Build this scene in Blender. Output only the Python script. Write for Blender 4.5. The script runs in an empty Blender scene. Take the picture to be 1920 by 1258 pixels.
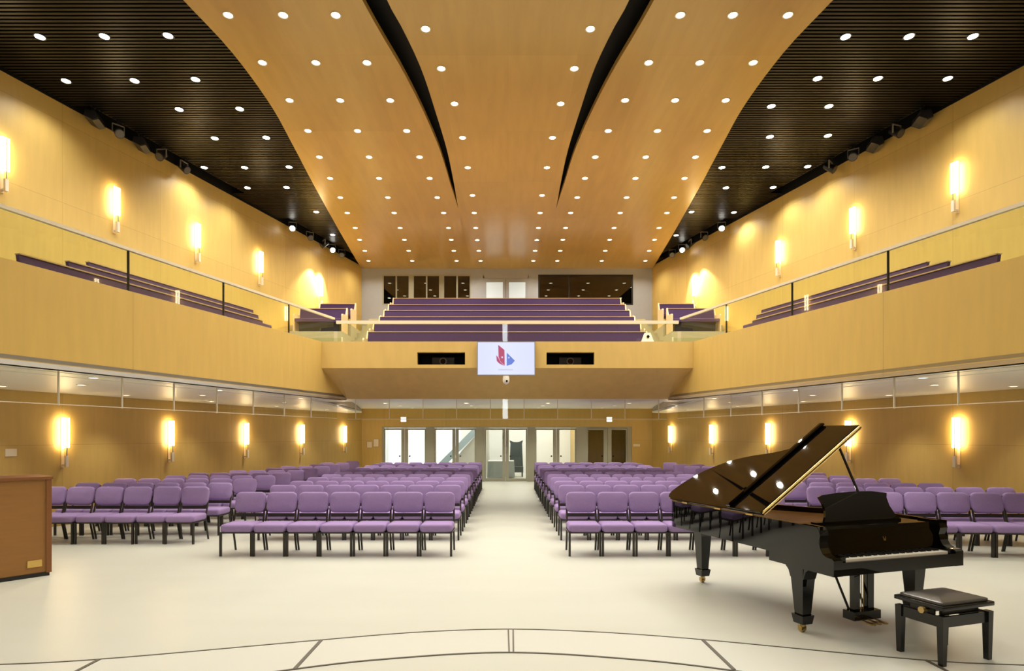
import bpy, bmesh, math, random
from mathutils import Matrix, Vector

random.seed(7)
SC = bpy.context.scene
COL = SC.collection
PI = math.pi

# ------------------------------------------------------------------ camera, world, exposure
cam_d = bpy.data.cameras.new('camera')
cam_d.sensor_fit = 'HORIZONTAL'
cam_d.sensor_width = 36.0
cam_d.lens = 36.0 * 1130.0 / 1920.0
cam_d.shift_x = 11.0 / 1920.0
cam_d.shift_y = 188.0 / 1920.0
cam_d.clip_start = 0.05
cam_d.clip_end = 200
cam = bpy.data.objects.new('camera', cam_d)
COL.objects.link(cam)
cam.location = (-0.03, 0.0, 1.8)
cam.rotation_euler = (PI / 2, 0, 0)
SC.camera = cam

w = bpy.data.worlds.new('world')
SC.world = w
w.use_nodes = True
w.node_tree.nodes['Background'].inputs[0].default_value = (1.0, 0.93, 0.82, 1)
w.node_tree.nodes['Background'].inputs[1].default_value = 0.05

SC.view_settings.view_transform = 'Standard'
SC.view_settings.look = 'None'
SC.view_settings.gamma = 1.0
SC.view_settings.use_curve_mapping = False
SC.view_settings.exposure = 0.1
SC.cycles.diffuse_bounces = 5

WOOD_SPOT_W = 80.0      # each recessed lamp in the wooden ceiling
BLACK_SPOT_W = 130.0     # each lamp in the black slatted ceiling
SOFFIT_SPOT_W = 84.0     # each small lamp under the balconies
WARM = (1.0, 0.945, 0.80)
NEUT = (1.0, 0.97, 0.91)


# ------------------------------------------------------------------ helpers
def s2l(r, g, b):
    def f(c):
        c /= 255.0
        return c / 12.92 if c <= 0.04045 else ((c + 0.055) / 1.055) ** 2.4
    return (f(r), f(g), f(b), 1.0)


def mat(name, col, rough=0.6, spec=0.5, metal=0.0, emit=None, estr=1.0, noise=0.0, nscale=(6, 6, 6), coat=0.0):
    m = bpy.data.materials.new(name)
    m.use_nodes = True
    nt = m.node_tree
    p = nt.nodes['Principled BSDF']
    p.inputs['Base Color'].default_value = col
    p.inputs['Roughness'].default_value = rough
    p.inputs['Specular IOR Level'].default_value = spec
    p.inputs['Metallic'].default_value = metal
    if coat:
        p.inputs['Coat Weight'].default_value = coat
        p.inputs['Coat Roughness'].default_value = 0.03
    if emit:
        p.inputs['Emission Color'].default_value = emit
        p.inputs['Emission Strength'].default_value = estr
    if noise:
        tc = nt.nodes.new('ShaderNodeTexCoord')
        mp = nt.nodes.new('ShaderNodeMapping')
        mp.inputs['Scale'].default_value = nscale
        n = nt.nodes.new('ShaderNodeTexNoise')
        n.inputs['Scale'].default_value = 1.0
        n.inputs['Detail'].default_value = 5.0
        hs = nt.nodes.new('ShaderNodeMixRGB')
        hs.inputs['Color1'].default_value = tuple(c * (1 - noise) for c in col[:3]) + (1,)
        hs.inputs['Color2'].default_value = tuple(min(1, c * (1 + noise)) for c in col[:3]) + (1,)
        nt.links.new(tc.outputs['Object'], mp.inputs['Vector'])
        nt.links.new(mp.outputs['Vector'], n.inputs['Vector'])
        nt.links.new(n.outputs['Fac'], hs.inputs['Fac'])
        nt.links.new(hs.outputs['Color'], p.inputs['Base Color'])
    return m


def panel_wood(name, col, swap, bw, bh, mortar=0.004, rough=0.45, streak=(1.2, 14, 1.2), var=0.05, spec=0.4, dark=0.72):
    """Veneer panels with fine joints. swap: which object axes lay the panels out ('xz' or 'xy')."""
    m = bpy.data.materials.new(name)
    m.use_nodes = True
    nt = m.node_tree
    p = nt.nodes['Principled BSDF']
    p.inputs['Roughness'].default_value = rough
    p.inputs['Specular IOR Level'].default_value = spec
    tc = nt.nodes.new('ShaderNodeTexCoord')
    sp = nt.nodes.new('ShaderNodeSeparateXYZ')
    cb = nt.nodes.new('ShaderNodeCombineXYZ')
    nt.links.new(tc.outputs['Object'], sp.inputs[0])
    nt.links.new(sp.outputs['X'], cb.inputs['X'])
    nt.links.new(sp.outputs['Z' if swap == 'xz' else 'Y'], cb.inputs['Y'])
    br = nt.nodes.new('ShaderNodeTexBrick')
    br.inputs['Scale'].default_value = 1.0
    br.inputs['Brick Width'].default_value = bw
    br.inputs['Row Height'].default_value = bh
    br.inputs['Mortar Size'].default_value = mortar
    br.inputs['Mortar Smooth'].default_value = 0.3
    br.offset = 0.0
    br.inputs['Color1'].default_value = tuple(c * (1 - var) for c in col[:3]) + (1,)
    br.inputs['Color2'].default_value = tuple(c * (1 + var) for c in col[:3]) + (1,)
    br.inputs['Mortar'].default_value = tuple(c * dark for c in col[:3]) + (1,)
    nt.links.new(cb.outputs[0], br.inputs['Vector'])
    mp = nt.nodes.new('ShaderNodeMapping')
    mp.inputs['Scale'].default_value = streak
    n = nt.nodes.new('ShaderNodeTexNoise')
    n.inputs['Scale'].default_value = 1.0
    n.inputs['Detail'].default_value = 6.0
    nt.links.new(tc.outputs['Object'], mp.inputs['Vector'])
    nt.links.new(mp.outputs[0], n.inputs['Vector'])
    rp = nt.nodes.new('ShaderNodeMapRange')
    rp.inputs['To Min'].default_value = 0.88
    rp.inputs['To Max'].default_value = 1.12
    nt.links.new(n.outputs['Fac'], rp.inputs['Value'])
    mx = nt.nodes.new('ShaderNodeMixRGB')
    mx.blend_type = 'MULTIPLY'
    mx.inputs['Fac'].default_value = 1.0
    nt.links.new(br.outputs['Color'], mx.inputs['Color1'])
    nt.links.new(rp.outputs[0], mx.inputs['Color2'])
    nt.links.new(mx.outputs[0], p.inputs['Base Color'])
    return m


def glass_mat(name, tint, boost=1.0, rough=0.0):
    """Flat sheet glass: tinted clear body with a Fresnel reflection."""
    m = bpy.data.materials.new(name)
    m.use_nodes = True
    nt = m.node_tree
    nt.nodes.remove(nt.nodes['Principled BSDF'])
    out = nt.nodes['Material Output']
    tr = nt.nodes.new('ShaderNodeBsdfTransparent')
    tr.inputs['Color'].default_value = tint
    gl = nt.nodes.new('ShaderNodeBsdfGlossy')
    gl.inputs['Roughness'].default_value = rough
    gl.inputs['Color'].default_value = (1, 1, 1, 1)
    fr = nt.nodes.new('ShaderNodeFresnel')
    fr.inputs['IOR'].default_value = 1.45
    mu = nt.nodes.new('ShaderNodeMath')
    mu.operation = 'MULTIPLY'
    mu.use_clamp = True
    mu.inputs[1].default_value = boost
    mix = nt.nodes.new('ShaderNodeMixShader')
    ge = nt.nodes.new('ShaderNodeNewGeometry')      # reflect at the outer faces only
    inv = nt.nodes.new('ShaderNodeMath')
    inv.operation = 'SUBTRACT'
    inv.inputs[0].default_value = 1.0
    m2 = nt.nodes.new('ShaderNodeMath')
    m2.operation = 'MULTIPLY'
    nt.links.new(ge.outputs['Backfacing'], inv.inputs[1])
    nt.links.new(fr.outputs[0], mu.inputs[0])
    nt.links.new(mu.outputs[0], m2.inputs[0])
    nt.links.new(inv.outputs[0], m2.inputs[1])
    nt.links.new(m2.outputs[0], mix.inputs[0])
    nt.links.new(tr.outputs[0], mix.inputs[1])
    nt.links.new(gl.outputs[0], mix.inputs[2])
    nt.links.new(mix.outputs[0], out.inputs['Surface'])
    return m


class MB:
    """Collects shapes into one mesh."""
    def __init__(self):
        self.v, self.f, self.mi, self.m = [], [], [], Matrix()

    def add(self, vs, fs, mi=0, flip=False):
        b = len(self.v)
        self.v += [tuple(self.m @ Vector(p)) for p in vs]
        for q in fs:
            q = [b + i for i in q]
            self.f.append(q[::-1] if flip else q)
            self.mi.append(mi)
        return self

    def box(self, x0, x1, y0, y1, z0, z1, mi=0):
        vs = [(x0, y0, z0), (x1, y0, z0), (x1, y1, z0), (x0, y1, z0), (x0, y0, z1), (x1, y0, z1), (x1, y1, z1), (x0, y1, z1)]
        return self.add(vs, [(3, 2, 1, 0), (4, 5, 6, 7), (0, 1, 5, 4), (1, 2, 6, 5), (2, 3, 7, 6), (3, 0, 4, 7)], mi)

    def prism(self, poly, z0, z1, mi=0):
        """poly in xy (counter-clockwise), extruded in z."""
        n = len(poly)
        a = sum(poly[i][0] * poly[(i + 1) % n][1] - poly[(i + 1) % n][0] * poly[i][1] for i in range(n))
        if a < 0:
            poly = poly[::-1]
        vs = [(x, y, z0) for x, y in poly] + [(x, y, z1) for x, y in poly]
        fs = [tuple(range(n))[::-1], tuple(range(n, 2 * n))]
        fs += [(i, (i + 1) % n, n + (i + 1) % n, n + i) for i in range(n)]
        return self.add(vs, fs, mi)

    def prism_x(self, poly, x0, x1, mi=0):
        """poly in (y, z), extruded in x."""
        keep = self.m
        self.m = keep @ Matrix(((0, 0, 1, 0), (1, 0, 0, 0), (0, 1, 0, 0), (0, 0, 0, 1)))
        self.prism(poly, x0, x1, mi)
        self.m = keep
        return self

    def prism_y(self, poly, y0, y1, mi=0):
        """poly in (x, z), extruded in y."""
        keep = self.m
        self.m = keep @ Matrix(((1, 0, 0, 0), (0, 0, -1, 0), (0, 1, 0, 0), (0, 0, 0, 1)))
        self.prism(poly, -y1, -y0, mi)
        self.m = keep
        return self

    def cyl(self, p0, p1, r0, r1=None, n=12, mi=0, cap=True):
        r1 = r0 if r1 is None else r1
        p0, p1 = Vector(p0), Vector(p1)
        d = (p1 - p0).normalized()
        a = d.orthogonal().normalized()
        b = d.cross(a)
        ring = [a * math.cos(2 * PI * i / n) + b * math.sin(2 * PI * i / n) for i in range(n)]
        vs = [p0 + q * r0 for q in ring] + [p1 + q * r1 for q in ring]
        fs = [(i, (i + 1) % n, n + (i + 1) % n, n + i) for i in range(n)]
        if cap:
            fs += [tuple(range(n))[::-1], tuple(range(n, 2 * n))]
        return self.add(vs, fs, mi)

    def tube(self, pts, r, n=8, mi=0):
        for a, b in zip(pts, pts[1:]):
            self.cyl(a, b, r, r, n, mi)
        return self

    def taper(self, x, y, z0, z1, w0, w1, d0=None, d1=None, mi=0):
        """square post: w0 x d0 at z0, w1 x d1 at z1."""
        d0 = w0 if d0 is None else d0
        d1 = w1 if d1 is None else d1
        vs = []
        for z, ww, dd in ((z0, w0, d0), (z1, w1, d1)):
            vs += [(x - ww / 2, y - dd / 2, z), (x + ww / 2, y - dd / 2, z), (x + ww / 2, y + dd / 2, z), (x - ww / 2, y + dd / 2, z)]
        return self.add(vs, [(3, 2, 1, 0), (4, 5, 6, 7), (0, 1, 5, 4), (1, 2, 6, 5), (2, 3, 7, 6), (3, 0, 4, 7)], mi)

    def rings(self, rs, mi=0, cap=True):
        n = len(rs[0])
        vs = [p for r in rs for p in r]
        fs = []
        for k in range(len(rs) - 1):
            for i in range(n):
                j = (i + 1) % n
                fs.append((k * n + i, k * n + j, (k + 1) * n + j, (k + 1) * n + i))
        if cap:
            fs += [tuple(range(n))[::-1], tuple(range((len(rs) - 1) * n, len(rs) * n))]
        return self.add(vs, fs, mi)

    def slab(self, w, h, r, t, bev, seg=5, mi=0, dome=0.0):
        """rounded rectangle w x h in xy, thickness t in z (0..t), rounded rims."""
        def rr(inset, z):
            ww, hh, q = w / 2 - inset, h / 2 - inset, max(r - inset, 0.004)
            pts = []
            for cx, cy, a0 in ((ww - q, hh - q, 0), (-ww + q, hh - q, 90), (-ww + q, -hh + q, 180), (ww - q, -hh + q, 270)):
                for k in range(seg + 1):
                    a = math.radians(a0 + 90 * k / seg)
                    pts.append((cx + q * math.cos(a), cy + q * math.sin(a), z))
            return pts
        rs = []
        for a in (90, 60, 30, 0):
            rs.append(rr(bev * (1 - math.cos(math.radians(a))), bev * (1 - math.sin(math.radians(a)))))
        for a in (0, 30, 60, 90):
            rs.append(rr(bev * (1 - math.cos(math.radians(a))), t - bev * (1 - math.sin(math.radians(a)))))
        if dome:
            s = min(w, h) / 2
            for q in (0.25, 0.5, 0.8):
                rs.append(rr(bev + (s - bev) * q * 0.9, t + dome * (1 - (1 - q) ** 2)))
        return self.rings(rs, mi)

    def build(self, name, mats, parent=None, smooth=None):
        me = bpy.data.meshes.new(name)
        me.from_pydata(self.v, [], self.f)
        for m_ in (mats if isinstance(mats, (list, tuple)) else [mats]):
            me.materials.append(m_)
        me.polygons.foreach_set('material_index', self.mi)
        if smooth:
            me.polygons.foreach_set('use_smooth', [True] * len(me.polygons))
            me.set_sharp_from_angle(angle=math.radians(smooth))
        me.update()
        o = bpy.data.objects.new(name, me)
        COL.objects.link(o)
        if parent:
            o.parent = parent
        return o


def tag(o, label=None, cat=None, group=None, kind=None):
    if label:
        o['label'] = label
    if cat:
        o['category'] = cat
    if group:
        o['group'] = group
    if kind:
        o['kind'] = kind
    return o


def thing(name, label, cat, loc=(0, 0, 0), rz=0.0, group=None, kind=None):
    o = bpy.data.objects.new(name, None)
    COL.objects.link(o)
    o.location = loc
    o.rotation_euler = (0, 0, rz)
    o.empty_display_size = 0.1
    return tag(o, label, cat, group, kind)


def struct(o):
    o['kind'] = 'structure'
    return o


def dup(root, loc, rz, label, group=None):
    r = root.copy()
    COL.objects.link(r)
    r.location = loc
    r.rotation_euler = (0, 0, rz)
    r['label'] = label
    if group:
        r['group'] = group
    for ch in list(root.children):
        c = ch.copy()
        COL.objects.link(c)
        c.parent = r
        for g in list(ch.children):
            d = g.copy()
            COL.objects.link(d)
            d.parent = c
    return r


def spot(name, loc, watts, col, parent=None, angle=150, blend=0.9, radius=0.06, aim=None):
    l = bpy.data.lights.new(name, 'SPOT')
    l.energy = watts
    l.color = col
    l.spot_size = math.radians(angle)
    l.spot_blend = blend
    l.shadow_soft_size = radius
    o = bpy.data.objects.new(name, l)
    COL.objects.link(o)
    o.location = loc
    if parent:
        o.parent = parent
    if aim:
        o.rotation_euler = (Vector(aim) - Vector(loc)).to_track_quat('-Z', 'Y').to_euler()
    return o


def curve(pts, step):
    """Catmull-Rom through (y, x) points sorted by y -> function x(y)."""
    def f(y):
        if y <= pts[0][0]:
            return pts[0][1]
        if y >= pts[-1][0]:
            return pts[-1][1]
        for i in range(len(pts) - 1):
            if pts[i][0] <= y <= pts[i + 1][0]:
                break
        y0, x0 = pts[i]
        y1, x1 = pts[i + 1]
        t = (y - y0) / (y1 - y0)
        def slope(k):
            a, b = pts[max(k - 1, 0)], pts[min(k + 1, len(pts) - 1)]
            return (b[1] - a[1]) / (b[0] - a[0])
        m0, m1 = slope(i) * (y1 - y0), slope(i + 1) * (y1 - y0)
        return ((2 * t ** 3 - 3 * t ** 2 + 1) * x0 + (t ** 3 - 2 * t ** 2 + t) * m0 + (-2 * t ** 3 + 3 * t ** 2) * x1 + (t ** 3 - t ** 2) * m1)
    return f


ORD = ['first', 'second', 'third', 'fourth', 'fifth', 'sixth', 'seventh', 'eighth', 'ninth', 'tenth', 'eleventh', 'twelfth', 'thirteenth']
SIDE = {-1: 'left', 1: 'right'}

# ------------------------------------------------------------------ materials
honey = (0.59, 0.40, 0.115, 1)
M = {
    'wall': panel_wood('maple_wall', honey, 'xz', 2.4, 1.62, 0.005, 0.42, (9, 9, 1.2)),
    'fascia': panel_wood('maple_fascia', (0.64, 0.435, 0.122, 1), 'xz', 5.85, 4.0, 0.006, 0.42, (9, 9, 1.2), 0.03),
    'front': panel_wood('maple_front', (0.66, 0.445, 0.14, 1), 'xz', 20, 20, 0.0, 0.42, (5, 5, 1.2), 0.01),
    'ceil': panel_wood('maple_ceiling', (0.50, 0.31, 0.083, 1), 'xy', 1.22, 2.6, 0.003, 0.22, (7, 0.9, 1), 0.035, 0.5, 0.9),
    'black': mat('black_paint', s2l(14, 13, 12), 0.6, 0.3),
    'slat': mat('dark_slat', s2l(9, 8, 7), 0.34, 0.2),
    'grey': mat('grey_wall', s2l(168, 168, 172), 0.6, noise=0.04),
    'floor': mat('cream_floor', s2l(194, 195, 185), 0.36, 0.4, noise=0.05, nscale=(0.5, 2.2, 1)),
    'floorb': mat('pale_floor', s2l(200, 201, 193), 0.36, 0.4, noise=0.02, nscale=(1, 1, 1)),
    'joint': mat('joint_strip', s2l(78, 72, 58), 0.5),
    'white': mat('white_paint', s2l(248, 247, 244), 0.4),
    'groove': mat('soffit_groove_shade', s2l(150, 142, 128), 0.6),  # grey paints in the shade inside the soffit grooves
    'rail': mat('brushed_rail', s2l(222, 212, 190), 0.4, metal=0.15),
    'step': mat('step_carpet', s2l(176, 166, 136), 0.85, noise=0.05),
    'cap': mat('pale_cap_wood', s2l(226, 196, 150), 0.4, noise=0.06, nscale=(2, 20, 20)),
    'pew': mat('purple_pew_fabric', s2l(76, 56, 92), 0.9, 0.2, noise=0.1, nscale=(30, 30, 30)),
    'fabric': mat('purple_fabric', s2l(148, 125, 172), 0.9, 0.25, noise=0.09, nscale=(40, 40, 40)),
    'tubeblk': mat('black_steel', s2l(40, 36, 30), 0.4, 0.5),
    'gloss': mat('piano_black', s2l(7, 6, 6), 0.02, 0.5),
    'satin': mat('bench_black', s2l(16, 14, 12), 0.22, 0.5),
    'leather': mat('black_leather', s2l(58, 52, 46), 0.28, 0.8),
    'ivory': mat('ivory_key', s2l(238, 232, 214), 0.25),
    'brass': mat('brass', s2l(186, 160, 104), 0.28, metal=1.0),
    'bronze': mat('gilded_plate', s2l(150, 92, 34), 0.35, 0.5),
    'spruce': mat('inner_rim_wood', s2l(120, 66, 26), 0.4),
    'oak': panel_wood('oak_cabinet', s2l(150, 106, 54), 'xz', 30, 30, 0.0, 0.5, (3, 3, 26), 0.02),
    'oakd': mat('oak_trim', s2l(128, 80, 38), 0.5, noise=0.12, nscale=(5, 5, 30)),
    'plaque': mat('brass_plaque', s2l(214, 178, 96), 0.4, metal=0.2),
    'frame': mat('door_frame_metal', s2l(160, 157, 138), 0.4, metal=0.1),
    'chrome': mat('chrome', s2l(190, 186, 176), 0.2, metal=1.0),
    'hard': mat('dark_metal', s2l(46, 44, 42), 0.4, metal=0.4),
    'greym': mat('grey_metal', s2l(150, 146, 138), 0.35, metal=0.3),
    'plastic': mat('white_plastic', s2l(236, 230, 214), 0.35),
    'dark': mat('dark_plastic', s2l(18, 18, 18), 0.35),
    'lensd': mat('dark_lens', s2l(10, 10, 12), 0.05, 0.8),
    'lensr': mat('lens_ring', s2l(96, 94, 88), 0.3, metal=0.5),
    'glass': glass_mat('clear_glass', (0.965, 0.975, 0.93, 1), 1.0),
    'rglass': glass_mat('balustrade_glass', (0.93, 0.955, 0.86, 1), 1.0),
    'dglass': glass_mat('tinted_window_glass', (0.25, 0.25, 0.22, 1), 3.0),
    'lobby': mat('lobby_white', s2l(242, 242, 240), 0.6),
    'lens': mat('warm_lens', (1, 1, 1, 1), 0.5, emit=(1.0, 0.86, 0.60, 1), estr=9.0),
    'lensw': mat('cool_lens', (1, 1, 1, 1), 0.5, emit=(1.0, 0.96, 0.86, 1), estr=14.0),
    'tube': mat('sconce_glass', (1, 0.95, 0.85, 1), 0.5, emit=(1.0, 0.79, 0.44, 1), estr=21.0),
    'exit': mat('exit_face', (1, 1, 1, 1), 0.5, emit=(1.0, 1.0, 0.78, 1), estr=1.6),
    'screen': mat('screen_glow', (0.02, 0.02, 0.02, 1), 0.2, emit=s2l(214, 218, 250), estr=1.0),
    'lred': mat('screen_red', (0.02, 0.02, 0.02, 1), 0.3, emit=s2l(176, 66, 104), estr=1.0),
    'lblue': mat('screen_blue', (0.02, 0.02, 0.02, 1), 0.3, emit=s2l(96, 122, 205), estr=1.0),
    'lpale': mat('screen_pale', (0.02, 0.02, 0.02, 1), 0.3, emit=s2l(196, 200, 226), estr=1.0),
    'frost': mat('lit_frosted_pane', (0.5, 0.5, 0.5, 1), 0.3, emit=s2l(196, 212, 212), estr=0.6),
    'daypane': mat('daylight_window', (0.5, 0.5, 0.5, 1), 0.4, emit=s2l(238, 246, 250), estr=1.1),
    'panel': mat('lobby_fill_glow', (1, 1, 1, 1), 0.4, emit=(0.95, 0.98, 1.0, 1), estr=4.5),  # glow of the added lobby fill panels
    'strip': mat('lit_strip', (1, 1, 1, 1), 0.4, emit=(0.85, 0.95, 0.97, 1), estr=17.0),
    'stair': mat('stair_glass_grey', s2l(168, 186, 196), 0.4),
    'stairw': mat('stair_soffit', s2l(206, 204, 196), 0.6),
    'slate': mat('slate_fabric', s2l(70, 80, 80), 0.8),
    'cloth': mat('grey_cloth', s2l(150, 160, 160), 0.8),
    'paper': mat('white_paper', s2l(232, 218, 190), 0.7),
}

# ------------------------------------------------------------------ the shell of the hall
YR = 23.65          # rear wall
YF = -4.0           # stage wall behind the camera
ZC = 8.37           # wooden ceiling
ZB = 8.5            # black slatted ceiling


def XW(y):          # side walls converge towards the rear
    return 5.70 + 0.28 * (YR - y)


def XF(y):          # inner edge of the side balconies
    return 8.03 - 0.29 * y


b = MB()
b.box(-14.5, 14.5, YF - 0.3, 29.5, -0.2, 0.0)
struct(b.build('floor', M['floor']))

ALPHA = math.atan(0.28)
for s in (-1, 1):
    L = (YR - YF) * math.hypot(1, 0.28)
    b = MB()
    if s < 0:
        b.box(0, L, -0.25, 0, 0, 8.9)
    else:
        b.box(0, L, 0, 0.25, 0, 8.9)
    o = struct(b.build('wall_' + SIDE[s], M['wall']))
    o.location = (s * 5.70, YR, 0)
    o.rotation_euler = (0, 0, math.atan2(-1, s * 0.28))
b = MB()
b.box(-14.2, 14.2, YF - 0.25, YF, 0, 8.9)
struct(b.build('wall_stage', M['oakd']))
# tall lit strip on the stage wall, seen mirrored in the balcony glass
b = MB()
b.box(-0.22, 0.06, YF, YF + 0.05, 2.4, 7.9)
struct(b.build('trim_stage', M['strip']))


def grid_wall(b, x0, x1, z0, z1, y0, y1, holes, mi=0):
    xs = sorted({x0, x1, *[h[0] for h in holes], *[h[1] for h in holes]})
    zs = sorted({z0, z1, *[h[2] for h in holes], *[h[3] for h in holes]})
    for i in range(len(zs) - 1):
        run = None
        for k in range(len(xs) - 1):
            cx, cz = (xs[k] + xs[k + 1]) / 2, (zs[i] + zs[i + 1]) / 2
            solid = not any(h[0] < cx < h[1] and h[2] < cz < h[3] for h in holes)
            if solid:
                run = [xs[k], xs[k + 1]] if run is None else [run[0], xs[k + 1]]
            if run and (not solid or k == len(xs) - 2):
                b.box(run[0], run[1], y0, y1, zs[i], zs[i + 1], mi)
                run = None
    return b


DOOR_Z = 2.16
b = grid_wall(MB(), -5.72, 5.72, 0, 3.4, YR, YR + 0.2, [(-4.91, 4.90, 0, DOOR_Z)])
struct(b.build('wall_rear', M['wall']))
UW = [(-4.886, -1.41, 6.93, 8.12), (-0.95, 0.87, 5.95, 8.07), (1.226, 4.95, 6.93, 8.12)]
b = grid_wall(MB(), -5.72, 5.72, 3.4, 8.9, YR, YR + 0.2, UW)
struct(b.build('wall_balcony_rear', M['grey']))

# ceiling: black slab, wooden panels hung below it, black slats at both sides
b = MB()
b.box(-14.2, 14.2, YF, YR + 3.0, 8.78, 8.95)
struct(b.build('ceiling', M['black']))

OUT = curve([(-4, 7.4), (0, 6.7), (4, 5.85), (7, 5.2), (9.09, 4.9), (10.3, 4.73), (12.0, 4.71), (13.4, 4.83), (15.9, 5.08), (19.69, 5.41), (23.65, 5.72)], 1)
SLW = curve([(-4, 4.2), (0, 3.7), (4, 3.05), (7, 2.5), (9.09, 2.2), (9.77, 2.09), (10.8, 1.90), (12.17, 1.71), (13.9, 1.55), (15.8, 1.48), (17.47, 1.415), (23.65, 1.415)], 1)
SLC = curve([(-4, 3.0), (0, 2.75), (4, 2.4), (7, 2.05), (9.09, 1.83), (9.77, 1.695), (10.8, 1.55), (12.17, 1.465), (13.9, 1.39), (15.8, 1.39), (17.47, 1.415), (23.65, 1.415)], 1)
ys = [YF + 0.35 * i for i in range(int((YR - YF) / 0.35) + 1)] + [YR]


def strip(lo, hi, name, m):
    b = MB()
    rs = [[(lo(y), y, ZC), (hi(y), y, ZC), (hi(y), y, ZC + 0.1), (lo(y), y, ZC + 0.1)] for y in ys]
    b.rings(rs)
    if lo(10) > hi(10):
        b.f = [q[::-1] for q in b.f]
    return struct(b.build(name, m))


strip(lambda y: -SLC(y), SLC, 'ceiling_center', M['ceil'])
strip(lambda y: -OUT(y), lambda y: -SLW(y), 'ceiling_wing_left', M['ceil'])
strip(SLW, OUT, 'ceiling_wing_right', M['ceil'])

for s in (-1, 1):
    b = MB()
    y = 4.0
    while y < YR - 0.05:
        xi = OUT(y) - 0.12
        xo = XW(y) - 0.06
        if 12.2 < y < 16.6 or 18.6 < y < 22.6:
            xo = XW(y) - .42
        if xo > xi + 0.05:
            b.box(min(s * xi, s * xo), max(s * xi, s * xo), y, y + 0.05, ZB, ZB + 0.05)
        y += 0.088
    struct(b.build('ceiling_slats_' + SIDE[s], M['slat']))
    b = MB()       # black edge band where the wall meets the black ceiling
    b.prism([(s * XW(YF), YF), (s * XW(YR), YR), (s * (XW(YR) - .015), YR), (s * (XW(YF) - .015), YF)], 8.46, 8.775)
    struct(b.build('trim_ceiling_' + SIDE[s], M['black']))

# floor inlays: pale curved border at the stage lip with dark joint strips
oarc = [(-9.0, 4.55), (-6.0, 4.62), (-4.04, 4.74), (-3.32, 4.85), (-1.67, 5.31), (-0.85, 5.52), (-0.01, 5.61), (0.85, 5.52), (1.67, 5.33), (3.33, 4.83), (4.04, 4.73), (6.0, 4.62), (9.0, 4.55)]
iarc = [(-4.2, 3.55), (-3.0, 4.08), (-1.82, 4.59), (-1.1, 4.84), (-0.01, 5.01), (1.1, 4.83), (1.82, 4.58), (3.0, 4.08), (4.2, 3.55)]
fo, fi = curve(oarc, 1), curve(iarc, 1)


def ribbon(f, x0, x1, wd, z, n=80):
    b = MB()
    rs = []
    for i in range(n + 1):
        x = x0 + (x1 - x0) * i / n
        rs.append([(x, f(x) - wd, 0.0), (x, f(x), 0.0), (x, f(x), z), (x, f(x) - wd, z)])
    b.rings(rs)
    b.f = [q[::-1] for q in b.f]
    return b


b = MB()
n = 90
for i in range(n):
    xa, xb = -9 + 18 * i / n, -9 + 18 * (i + 1) / n
    ya, yb = (fi(xa) if abs(xa) < 4.2 else 3.55), (fi(xb) if abs(xb) < 4.2 else 3.55)
    b.add([(xa, ya, 0.002), (xb, yb, 0.002), (xb, fo(xb), 0.002), (xa, fo(xa), 0.002)], [(0, 1, 2, 3)])
struct(b.build('floor_border', M['floorb']))
struct(ribbon(fo, -9, 9, 0.016, 0.006).build('trim_1', M['joint']))
struct(ribbon(fi, -4.2, 4.2, 0.02, 0.006).build('trim_2', M['joint']))
for k, (xa, ya, xb, yb, wd) in enumerate(((-0.01, 5.60, -0.005, 5.0, 0.012), (0.035, 5.60, 0.03, 5.0, 0.012), (-1.655, 5.31, -1.66, 4.65, 0.03), (1.70, 5.32, 1.72, 4.63, 0.03), (-3.30, 4.84, -3.33, 4.1, 0.03), (3.33, 4.83, 3.35, 4.1, 0.03))):
    b = MB()
    b.prism([(xa - wd / 2, ya), (xb - wd / 2, yb), (xb + wd / 2, yb), (xa + wd / 2, ya)], 0, 0.007)
    struct(b.build('trim_%d' % (k + 3), M['joint']))

# ------------------------------------------------------------------ balconies (setting)
ZS = 2.65
for s in (-1, 1):
    L = (14.42 + 3.0) * math.hypot(1, 0.29)
    b = MB()
    if s < 0:
        b.box(0, L, -0.14, 0, ZS, 3.9)
    else:
        b.box(0, L, 0, 0.14, ZS, 3.9)
    o = struct(b.build('wall_balcony_' + SIDE[s], M['fascia']))
    o.location = (s * XF(14.42), 14.42, 0)
    o.rotation_euler = (0, 0, math.atan2(-1, s * 0.29))
    # tiered floor
    b = MB()
    y0, y1 = -3.0, 15.9
    for d0, d1, z in ((0.14, 1.15, 3.38), (1.15, 2.05, 3.74), (2.05, None, 4.09)):
        pts = [(XF(y0) + d0, y0), (XF(y1) + d0, y1)]
        pts += [(XF(y1) + d1, y1), (XF(y0) + d1, y0)] if d1 else [(XW(y1) - 0.01, y1), (XW(y0) - 0.01, y0)]
        b.prism([(s * x, y) for x, y in pts], 2.8, z)
    struct(b.build('floor_balcony_' + SIDE[s], M['step']))
    # white soffit in strips with recessed grooves
    b = MB()
    for d0, d1 in ((0.0, 0.30), (0.37, 0.80), (0.87, None)):
        pts = [(XF(-3) + d0, -3.0), (XF(14.42) + d0, 14.42)]
        if d1:
            pts += [(XF(14.42) + d1, 14.42), (XF(-3) + d1, -3.0)]
        else:
            pts += [(5.35, 22.2), (XW(22.6) - 0.01, 22.6), (XW(-3) - 0.01, -3.0)]
        b.prism([(s * x, y) for x, y in pts], ZS, ZS + 0.06)
    struct(b.build('ceiling_soffit_' + SIDE[s], M['white']))
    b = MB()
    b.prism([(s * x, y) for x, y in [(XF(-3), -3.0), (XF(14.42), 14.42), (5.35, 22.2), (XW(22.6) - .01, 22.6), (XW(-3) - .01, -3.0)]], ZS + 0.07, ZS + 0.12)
    struct(b.build('ceiling_recess_' + SIDE[s], M['groove']))

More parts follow.
